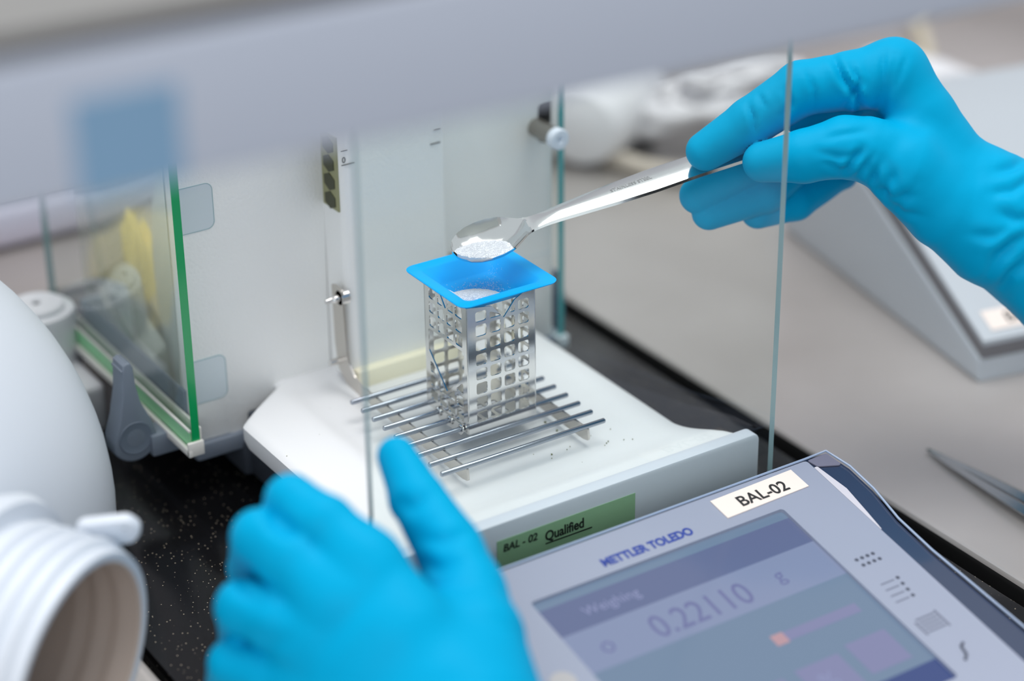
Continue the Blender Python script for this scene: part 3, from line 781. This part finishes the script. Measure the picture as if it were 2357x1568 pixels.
rh_cr = [
    (1.5, 8, [(1915, 125), (1940, 180), (1975, 225), (1985, 265)]), (1.0, 6, [(1960, 150), (1975, 185), (1972, 260)]), (1.0, 7, [(1945, 250), (1965, 215), (1985, 190)]),
    (1.2, 7, [(1812, 205), (1818, 240), (1808, 268)]), (.7, 6, [(1860, 165), (1875, 210), (1878, 255)]),
    (.9, 6, [(1722, 240), (1735, 275), (1738, 312)]), (.5, 6, [(1745, 215), (1762, 250)]),
    (1.0, 8, [(2035, 120), (2032, 180), (2020, 265)]), (.8, 8, [(2062, 130), (2045, 200), (2030, 262)]), (.6, 8, [(2085, 130), (2058, 210)]),
    (1.3, 8, [(1988, 342), (1960, 375), (1940, 402)]), (.8, 8, [(2010, 355), (1985, 390), (1965, 412)]), (.7, 8, [(2030, 365), (2010, 405), (2000, 425)]),
    (.6, 8, [(1880, 350), (1930, 362), (1985, 352)]), (.6, 7, [(1890, 372), (1925, 385), (1945, 400)]), (.5, 8, [(1900, 318), (1950, 308), (2000, 300)]),
    (.7, 9, [(2060, 395), (2040, 430), (2030, 460)]), (.5, 10, [(2110, 420), (2070, 470), (2060, 490)]),
    (1.0, 11, [(2290, 395), (2335, 385), (2380, 350)]), (.9, 11, [(2280, 445), (2330, 440), (2390, 400)]), (.9, 11, [(2300, 490), (2340, 505), (2390, 500)]),
    (1.6, 13, [(2270, 640), (2300, 590), (2330, 560), (2370, 540)]), (1.2, 12, [(2300, 672), (2325, 630), (2370, 600)]), (.8, 12, [(2230, 540), (2290, 545), (2330, 520)]),
    (.6, 9, [(2005, 430), (2060, 455), (2110, 450)]), (.6, 9, [(2020, 446), (2080, 490), (2130, 500)])]
rh_noise = [(.45, .10, -.06, .2, 0, 2010, 420, 70), (.4, .012, -.075, .06, 1, 2345, 460, 90), (.5, -.02, .07, .05, 2, 2330, 600, 90), (.22, .07, .02, .2, .5, 1970, 200, 60), (.25, .05, .05, .1, 2, 2060, 250, 90)]
g1 = obj('gloved_hand', make_hand(rh_body, rh_fing, 2000, 350, 882, .95, rh_cr, 7, 4.5, rh_noise, 'gloved_hand'), GLOVE)
tag(g1, 'blue nitrile gloved hand pinching the spoon handle between thumb and fingers', 'hand')
# left hand: curled by the near corner of the glass, thumb up
lh_body = [
    [(838, 1300, 4, 12.2), (930, 1460, 8, 17), (1030, 1640, 10, 22)],
    [(772, 1390, 6, 12.6), (880, 1510, 9, 17), (990, 1660, 10, 22)],
    [(735, 1485, 4, 12.4), (830, 1580, 7, 17), (950, 1690, 8, 21)],
    [(715, 1580, 0, 11.6), (800, 1650, 3, 16), (920, 1730, 5, 20)],
    [(1075, 1370, -14, 12.6), (1090, 1470, -4, 17), (1090, 1620, 6, 24)],
    [(1030, 1640, 9, 22), (1110, 1800, 20, 27)], [(950, 1690, 7, 21), (1010, 1830, 18, 26)]]
lh_fing = [
    [(1075, 1370, -14, 12.8), (1036, 1268, -22, 11.6), (960, 1148, -30, 9.7), (913, 1050, -36, 7.0)],
    [(838, 1300, 4, 12.2), (745, 1210, 0, 10.6), (670, 1152, -6, 8.8), (640, 1215, -34, 8), (700, 1290, -46, 7)],
    [(772, 1390, 6, 12.6), (680, 1300, 2, 10.8), (596, 1236, -4, 9.4), (580, 1310, -34, 8.4), (640, 1390, -46, 7)],
    [(735, 1485, 4, 12.4), (640, 1430, 0, 10.8), (560, 1400, -6, 9.4), (560, 1470, -34, 8.4), (620, 1520, -46, 7)],
    [(715, 1580, 0, 11.6), (620, 1560, -6, 9.6), (536, 1528, -12, 8.4), (520, 1600, -34, 7.6), (580, 1650, -44, 7)]]
lh_cr = [(1.0, 16, [(620, 1170), (640, 1210), (690, 1235)]), (1.0, 16, [(545, 1310), (560, 1350), (590, 1380)]), (.9, 16, [(960, 1290), (1010, 1310), (1070, 1290)]),
         (.7, 15, [(960, 1240), (1020, 1250), (1080, 1225)]), (.7, 15, [(905, 1150), (950, 1170), (1000, 1140)]), (.5, 20, [(560, 1440), (620, 1480), (680, 1470)])]
lh_noise = [(.35, .03, .03, .1, 0, 1000, 1200, 120), (.4, .02, .03, .1, 1, 760, 1420, 220)]
g2 = obj('gloved_hand', make_hand(lh_body, lh_fing, 860, 1400, 720, 1.4, lh_cr, 9, 5, lh_noise, 'gloved_hand'), GLOVE)
SLV = mat('white_coat_cloth', (226, 228, 234), .8, bump=.2, bscale=120)
obj('coat_sleeve', tube(spl([atd(2550, 712, 906), atd(2700, 830, 905), atd(3000, 1060, 890), atd(3500, 1400, 860)], 6), [35+.6*i for i in range(19)], 28), SLV, g1)
obj('coat_sleeve', tube(spl([atd(1040, 1860, 702), atd(1075, 2000, 685), atd(1200, 2400, 640), atd(1400, 2900, 590)], 6), [36+.6*i for i in range(19)], 28), SLV, g2)
tag(g2, 'blurred blue gloved hand with raised thumb at the corner of the front glass', 'hand')

# ------------------------------------------------------------------ terminal
TN = Vector((0, -.2, 1)).normalized(); TEY = Vector((0, 1, .2)).normalized()
def tz(y): return -11.7+.2*(y+105)
def TM(x, y, off=0): return basis(Vector((x, y, tz(y)))+TN*off, (1, 0, 0), TEY)
k2 = math.sqrt(1.04)
te = empty('display_terminal', (10, -165, -50), 'lavender grey touch screen terminal with blue rim in front of the balance', 'terminal')
# local plane coords: u = x, v = (y+165)*k2
def lv_(y): return (y+165)*k2
T0 = TM(0, -165)
bodyp = rpoly([(-88, lv_(-250)), (109, lv_(-250)), (108.3, lv_(-206)), (105.8, lv_(-158)), (106.3, lv_(-138)), (109.4, lv_(-120)), (109.8, lv_(-105.4)), (107.3, lv_(-93.4)), (-87, lv_(-93.4))], [6, 6, 20, 20, 10, 8, 6, 2, 4], 4)
obj('terminal_housing', prism(bodyp, -12, -3.0, T0, .6), RIM, te)
obj('rim', sheet(rpoly([(96.7, lv_(-250)), (109, lv_(-250)), (108.3, lv_(-206)), (105.8, lv_(-158)), (106.3, lv_(-138)), (109.4, lv_(-120)), (109.8, lv_(-105.4)), (107.3, lv_(-93.4)), (96.7, lv_(-93.4))], [0, 6, 20, 20, 10, 8, 6, 2, 0], 4), [], 2.4, basis(T0.translation+TN*-1.9, (1, 0, 0), TEY)), RIM, te)
obj('terminal_wedge', prism([(-240, -49.6), (-105, -49.6), (-105, tz(-105)-12.4), (-240, tz(-240)-12.0)], -80, 98, basis((0, 0, 0), (0, 1, 0), (0, 0, 1)), .5), DARKSL, te)
facep = rpoly([(-75.5, lv_(-246)), (96.5, lv_(-246)), (96.5, lv_(-94.2)), (-75.5, lv_(-94.2))], 1.5, 3)
obj('cover_sliver', sheet(rpoly([(96.6, lv_(-99)), (98.2, lv_(-99)), (100.3, lv_(-114.7)), (98.4, lv_(-129.3)), (96.6, lv_(-142))], [.2, .5, 3, 3, .2], 4), [], .5, basis(T0.translation+TN*-.2, (1, 0, 0), TEY)), mat('sliver_lavender', (206, 204, 214), .4), te)
scr = rrect(-48.6, 69.2, lv_(-213), lv_(-112.8), 1.5, 3)
fc_ = obj('face_plate', sheet(facep, [scr], 2.4, basis(T0.translation+TN*-1.2, (1, 0, 0), TEY)), FACE, te)
# clear protective cover lip
obj('cover_lip', tube([Vector((x, y, tz(y)))+TN*.4 for x, y in [(-76, -93.6), (96, -93.6), (107.4, -93.2), (110.2, -105), (109.8, -120), (106.8, -138), (106.4, -158), (108.9, -206), (110, -246)]], .5, 8), mat('clear_cover_edge', (150, 168, 196), .2), te)
obj('cover_bevel', sheet(rpoly([(97, lv_(-94.4)), (107, lv_(-94)), (108.4, lv_(-102.7)), (98.4, lv_(-99))], [.5, 1, 1, 1], 4), [], .5, basis(T0.translation+TN*-.25, (1, 0, 0), TEY)), mat('cover_grey', (120, 120, 138), .25), te)
def disp_mat(name, rgb, e=.85):
    mt = bpy.data.materials.new(name); mt.use_nodes = True; b = mt.node_tree.nodes['Principled BSDF']; c = lin(rgb)
    b.inputs['Base Color'].default_value = (.02, .025, .03, 1); b.inputs['Roughness'].default_value = .12
    b.inputs['Emission Color'].default_value = (*c, 1); b.inputs['Emission Strength'].default_value = e
    return mt
D_BG = disp_mat('screen_blue_grey', (112, 134, 162)); D_HEAD = disp_mat('screen_violet_blue', (98, 108, 148)); D_READ = disp_mat('screen_lavender', (134, 146, 180))
D_DIG = disp_mat('screen_digits', (108, 112, 160)); D_BTN = disp_mat('screen_mauve', (130, 132, 172)); D_RED = disp_mat('screen_pink', (190, 150, 158)); D_DEEP = disp_mat('screen_deep_blue', (44, 64, 128)); D_TXT = disp_mat('screen_pale', (140, 146, 186))
def tbox(name, x0, x1, y0, y1, d0, d1, m, par, bev=0): return obj(name, prism([(x0, lv_(y0)), (x1, lv_(y0)), (x1, lv_(y1)), (x0, lv_(y1))], d0, d1, T0, bev), m, par, smooth=bev > 0)
sc_ = tbox('touch_screen', -49.5, 70, -214, -112, -2.6, -1.6, D_BG, te)
tbox('screen_header', -49, 69.4, -131.8, -117, -1.65, -1.5, D_HEAD, sc_)
tbox('screen_readout', -49, 69.4, -151.5, -131.8, -1.65, -1.5, D_READ, sc_)
text('header_words', 'Weighing', TM(-33, -126.5, -1.45), 6.5, D_TXT, sc_)
text('weight_digits', '0.22110', TM(-15.5, -147.8, -1.42), 15.6, D_DIG, sc_, sx=.9, offset=.05)
text('weight_unit', 'g', TM(42.6, -144, -1.42), 9.5, D_DIG, sc_)
obj('stability_ring', tube([Vector((-35+2.2*math.cos(a), -143+2.2*math.sin(a), tz(-143+2.2*math.sin(a))))+TN*-1.45 for a in np.linspace(0, 6.28, 20)[:-1]], .45, 6, closed=True), D_DIG, sc_)
tbox('weight_bar', 22, 61, -170, -165.5, -1.65, -1.45, D_BTN, sc_); tbox('bar_start', 21, 26.5, -170.4, -165.2, -1.6, -1.42, D_RED, sc_)
tbox('screen_button', 18, 38, -199, -183, -1.65, -1.45, D_BTN, sc_); tbox('screen_button', 43, 62, -197, -181, -1.65, -1.45, D_BTN, sc_)
tbox('screen_button', -8, 12, -200, -184, -1.65, -1.45, D_BTN, sc_)
text('button_mark', '%', TM(23, -196, -1.42), 11, D_TXT, sc_)
tbox('screen_key_row', 12, 69, -213.5, -201.4, -1.6, -1.42, D_DEEP, sc_)
text('key_row_word', 'Routine', TM(28, -209.5, -1.38), 6, D_TXT, sc_)
text('maker_lettering', 'METTLER TOLEDO', TM(-13, -109.2, .06), 5.6, INKBLUE, fc_, sx=.9, offset=.24)
nl = obj('name_label', prism([(45.8, lv_(-108.2)), (87, lv_(-107.2)), (86.8, lv_(-96.2)), (45.6, lv_(-97.2))], 0, .5, T0, .08, 1), CREAM, te); nl['label'] = 'cream label reading BAL-02'
text('label_lettering', 'BAL-02', TM(55, -105.4, .55), 8.0, INK, nl, offset=.14)
for r in range(2):
    for c in range(4):
        x, y = 76.2+c*2.7+r*.5, -148.8-r*3.4
        obj('keypad_dot', prism([(x+.85*math.cos(a), lv_(y)+.85*math.sin(a)) for a in np.linspace(0, 6.28, 9)[:-1]], 0, .12, T0), ICON, fc_, smooth=False)
for c in range(4):
    x, y = 84-c*.4, -163.4-c*3.3
    obj('list_dot', prism([(x+.85*math.cos(a), lv_(y)+.85*math.sin(a)) for a in np.linspace(0, 6.28, 9)[:-1]], 0, .12, T0), ICON, fc_, smooth=False)
    tbox('list_line', x-8.5, x-2, y-.5, y+.1, 0, .1, PALEICON, fc_)
for c in range(5): tbox('printer_line', 74.5, 83.5, -184.5-c*1.7, -183.7-c*1.7, 0, .1, PALEICON, fc_)
tbox('printer_line', 84, 85, -192, -183, 0, .1, PALEICON, fc_); tbox('printer_line', 73, 74, -192, -185, 0, .1, PALEICON, fc_)
obj('switch_mark', tube([Vector((x, y, tz(y)))+TN*.1 for x, y in ((82.5, -201), (80.5, -202), (79.5, -206), (77, -208))], .6, 6), ICON, fc_)
obj('round_key', lathe([(0, 5), (.2, 4.8), (.2, 0)], Vector((-60, -151, tz(-151)))+TN*.0, TN, 28), mat('round_key_grey', (178, 176, 176), .4), te)

# ------------------------------------------------------------------ second balance on the right
CO = Vector((253.5, -32, -48)); CEX = Vector((.980, -.199, 0)); CEY = Vector((.199, .980, 0))
cn = empty('balance_console', CO, 'white wedge shaped balance console with grey band on the steel worktop', 'console')
MC = basis(CO, CEY, (0, 0, 1))               # local x = depth, y = height, z = CEY x Z
def wedge(a, b, x0, x1, bev):
    # side profile between heights a and b (pairs front, crest), flat behind the crest, extruded across the width
    top = [(190, b[1]), (125, b[1]), (0, b[0])]
    low = [(0, a[0]), (190, a[0])] if a[0] == a[1] else [(0, a[0]), (125, a[1]), (190, a[1])]
    sg = -1 if (CEY.cross(Vector((0, 0, 1)))).dot(CEX) < 0 else 1
    return prism(low+top, min(sg*x0, sg*x1), max(sg*x0, sg*x1), MC, bev, 3)
obj('console_base', wedge((.2, .2), (12, 63), 0, 190, 2), CONT, cn)
obj('console_band', wedge((11.5, 62.5), (18.5, 70.5), 1.2, 188, 1.2), BAND, cn)
obj('console_top', wedge((18.5, 70.5), (21, 73), 1.8, 187, 1), CONT, cn)
cs_ = Vector((0, 185, 96-18.5)).normalized()
ctx = CEX; cty = (CEY*125+Vector((0, 0, 52))).normalized()
CT = basis(CO+Vector((0, 0, 21)), ctx, cty)
obj('top_seam', prism([(2, 78), (180, 78), (180, 79.6), (2, 79.6)], -.1, .15, CT, 0), BAND, cn, smooth=False)
nl2 = obj('name_label', prism([(9, 5), (52, 5), (52, 17), (9, 17)], 0, .5, CT, .08, 1), CREAM, cn); nl2['label'] = 'cream name label'
text('label_lettering', 'BAL-', basis(CT @ Vector((19, 8, .6)), ctx, cty), 9, INK, nl2, offset=.06)
# instrument body behind the console
pts = [(2100, 500), (2150, 172), (2222, 162), (2262, 200), (2312, 192), (2360, 232), (2450, 300), (2450, 620)]
pp = [ony(x, y, 172) for x, y in pts]
tag(obj('white_instrument', prism(rpoly([(p[0], max(p[2], -47.5)) for p in pp[1:-1]]+[(pp[-2][0]+40, -47.5), (pp[0][0]-10, -47.5)], 6, 4), -60, 0, basis((0, 172, 0), (1, 0, 0), (0, 0, 1)), 4, 3), CONS), 'white stepped instrument body standing behind the grey banded console', 'instrument')

# ------------------------------------------------------------------ forceps
fo = empty('forceps', (190, -110, -48), 'steel forceps lying closed on the worktop right of the terminal', 'forceps')
for s in (-1, 1):
    pts = [(190+s*.5, -67.5, -46.6), (190+s*1.3, -80, -46.2), (190+s*2.4, -98, -45.4), (189.5+s*3.4, -120, -44.4), (189+s*4.2, -145, -43.6), (188.5+s*4.0, -170, -43.4), (188+s*1.5, -190, -43.2)]
    P = spl(pts, 6); bm = bmesh.new(); rg = []
    for i, p in enumerate(P):
        w = np.interp(i/len(P), [0, .15, .5, 1], [.4, 2.2, 5.4, 6.4]); t = np.interp(i/len(P), [0, .2, 1], [.5, 1.1, 1.8])
        rg.append([bm.verts.new(Vector((p[0]+dx, p[1], p[2]+dz))*S) for dx, dz in ((-w*.5, -t), (w*.5, -t), (w*.6, 0), (0, t), (-w*.6, 0))])
    for a, b in zip(rg, rg[1:]):
        for k in range(5): bm.faces.new((a[k], a[(k+1) % 5], b[(k+1) % 5], b[k]))
    bm.faces.new(rg[0][::-1]); bm.faces.new(rg[-1]); bmesh.ops.recalc_face_normals(bm, faces=bm.faces)
    obj('blade', bm, mat('forceps_steel', (176, 180, 182), .22, 1), fo)

# ------------------------------------------------------------------ white container lying at the left
ca, ce = .62, -.10
NM = np.array([math.sin(ca)*math.cos(ce), -math.cos(ca)*math.cos(ce), math.sin(ce)])
MO = atd(188, 1556, 742)
ct = empty('plastic_container', (-260, 20, -48), 'large white plastic container with a ridged open neck beside the black slab', 'container')
neck = [(0, 36.6), (.3, 38.6), (1.2, 39.8), (3, 40)]
for k in range(4): neck += [(-4-k*7, 40), (-5.5-k*7, 42.2), (-8-k*7, 42.4), (-9.5-k*7, 40.2)]
KN = 1.1
neck = [(0, 36.6), (.6, 38.2), (.4, 39.6), (-1, 40.2)]+[(t, r) for (t, r) in neck[4:]]+[(-34, 41), (-35, 47), (-40, 48.5), (-44, 47), (-46, 42), (-90, 42)]
neck = [(t, r*KN) for t, r in neck]
obj('neck', lathe(neck, MO, NM, 80), PEBODY, ct)
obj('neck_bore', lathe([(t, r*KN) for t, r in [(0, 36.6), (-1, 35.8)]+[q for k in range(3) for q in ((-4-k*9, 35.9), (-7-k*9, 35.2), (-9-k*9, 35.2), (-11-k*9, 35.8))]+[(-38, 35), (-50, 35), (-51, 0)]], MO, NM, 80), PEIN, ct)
# dome body
dc = atd(-502, 1222, 868)
def dome():
    bm = bmesh.new(); bmesh.ops.create_uvsphere(bm, u_segments=72, v_segments=40, radius=1)
    for v in bm.verts:
        p = np.array(v.co)*131+dc; p[2] = max(p[2], -47.6); v.co = Vector(p*S)
    bmesh.ops.recalc_face_normals(bm, faces=bm.faces)
    return bm
obj('container_body', dome(), PEBODY, ct)
lugc = atd(290, 1216, 757)
lg = obj('lug', prism(rpoly([(-17, -5.5), (2, -5.5), (6, 0), (2, 5.5), (-17, 5.5)], 4, 6), -2.5, 2.5, basis(lugc, RT*.93+UP*.1, UP*.75-FW*.6), 1), PEBODY, ct)
obj('lug_hole', lathe([(0, 2.2), (.2, 2.0), (.2, 0)], Vector(lugc)+Vector((UP*.6+-FW*.75)/np.linalg.norm(UP*.6+-FW*.75))*2.5, UP*.6+-FW*.75, 20), GREYBOX, ct)

# ------------------------------------------------------------------ white post beside the left door
po = empty('post_stand', (-112, 195, -48), 'white round topped post on a square base beside the left glass door', 'stand')
obj('post', lathe([(-44, 18), (-3, 17.2), (-1, 16.6), (-.4, 15.5), (-.4, 12.6), (1.4, 12.4), (2.2, 11.6), (2.4, 2.2), (1.2, 1.8), (1.2, 0)], (-112, 195, 0), (0, 0, 1), 56), CONS, po)
obj('post_hole', lathe([(0, 2.0), (.1, 0)], (-112, 195, 1.4), (0, 0, 1), 20), BLACK, po)
obj('stand_base', box(-129, -99.5, 152, 235, -48, -24, 3, 3), CONS, po)

def cloth():  # added unseen cloth, only for its reflection in the left door
    V = []; Fc = []; n = 26
    for j in range(n):
        for i in range(n):
            u, v = i/(n-1)*2-1, j/(n-1)*2-1; e = max(0, 1-max(abs(u), abs(v))**6)
            V.append((-190+u*30+6*math.sin(v*4), 285+v*48, -47.8+e*(26+6*math.sin(u*5+v*3)+5*math.sin(v*7-u*2))))
    for j in range(n-1):
        for i in range(n-1): k = j*n+i; Fc.append((k, k+1, k+n+1, k+n))
    return mesh_of(V, Fc)
tag(obj('added_reflection_cloth', cloth(), mat('added_yellow_cloth', (240, 214, 120), .7)), 'crumpled yellow cloth added out of view for its reflection in the left glass door', 'cloth')  # unseen cloth, added only to tint the door's reflection yellow
# ------------------------------------------------------------------ background things on the worktop
tb = spl([(236, 345, -42), (254, 313, -42), (262, 297, -42), (268, 276, -42), (275, 251, -42), (292, 232, -42), (340, 228, -42), (400, 260, -42)], 8)
tag(obj('hose', tube([tuple(p) for p in tb], 5.5, 14), BEIGE), 'beige hose curving over the worktop in front of the coiled cable', 'hose')
def coil(c, r, n, wob, seed):
    rr = np.random.default_rng(seed); pts = []
    for a in np.linspace(0, 2*math.pi*n, int(20*n)):
        pts.append((c[0]+(r+wob*math.sin(a*.37+seed))*math.cos(a), c[1]+(r*.62+wob*math.cos(a*.53))*math.sin(a), c[2]+3*a/6.28+5*math.sin(a*1.3+seed)))
    return pts
c1 = onz(1585, 262, -30)
tag(obj('cable', tube(coil(c1, 30, 4.5, 6, 1), 4.2, 10), CABLE), 'coiled white cable behind the balance on the worktop', 'cable')
c2 = onz(1690, 215, -20)
tag(obj('cable', tube(coil(c2, 36, 3.6, 8, 4), 4.0, 10), CABLE), 'loose white cable bundle farther behind the raised hand', 'cable')
p = onz(1395, 290, -30)
tag(obj('plastic_bag', lathe([(-46, 0), (-45, 12), (-40, 22), (-30, 26), (0, 29), (34, 27), (44, 20), (48, 8), (48, 0)], (p[0]+6, p[1]+12, -20), (.8, .55, .06), 40), mat('bag_white', (236, 236, 240), .5)), 'white bulging bag lying behind the right glass door', 'bag')
p = onz(1435, 352, -48)
tag(obj('adapter_box', box(p[0]-26, p[0]+24, p[1]-2, p[1]+40, -48, -22, 4, 3), GREYBOX), 'dark grey power adapter beside the coiled cable', 'adapter')
tag(obj('hose', tube(spl([(617, 399, -43.5), (585, 372, -43.5), (548, 322, -43.5), (508, 278, -43.5), (462, 236, -43.5)], 6), 4.4, 12), mat('cream_hose', (216, 208, 186), .5)), 'thin cream hose lying across the far right of the worktop', 'hose')

# ------------------------------------------------------------------ sash of the enclosure in front
sd = Vector((1, -.055, 0)).normalized()
MS = basis((-109.5, -227.9, 0), sd, (0, 0, 1))
sa = empty('hood_sash', (-110, -228, -48), 'grey blue sash rail and light grey panel across the front of the enclosure', 'sash')
obj('sash_rail', prism([(-520, 231.5), (520, 231.5), (520, 268), (-520, 268)], -4, 5, MS, 2, 3), SASHM, sa)
obj('rail_reflection_patch', prism([(-136, 232.2), (-110, 232.2), (-110, 256.5), (-136, 256.5)], 5.0, 5.2, MS, 0), SASHB, sa)  # flat pale blue patch painting a soft reflection onto the rail
obj('sash_gasket', prism([(-520, 268), (520, 268), (520, 272.5), (-520, 272.5)], -3, 4, MS, .5, 1), GASKET, sa)
obj('hood_panel', prism([(-520, 272.5), (520, 272.5), (520, 460), (-520, 460)], -2, 2, MS, 0), mat('hood_panel_grey', (196, 194, 190), .5), sa, smooth=False)
for x in (-515, 505): obj('sash_post', prism([(x-8, -48), (x+8, -48), (x+8, 470), (x-8, 470)], -8, 8, MS, 1), SASHM, sa)
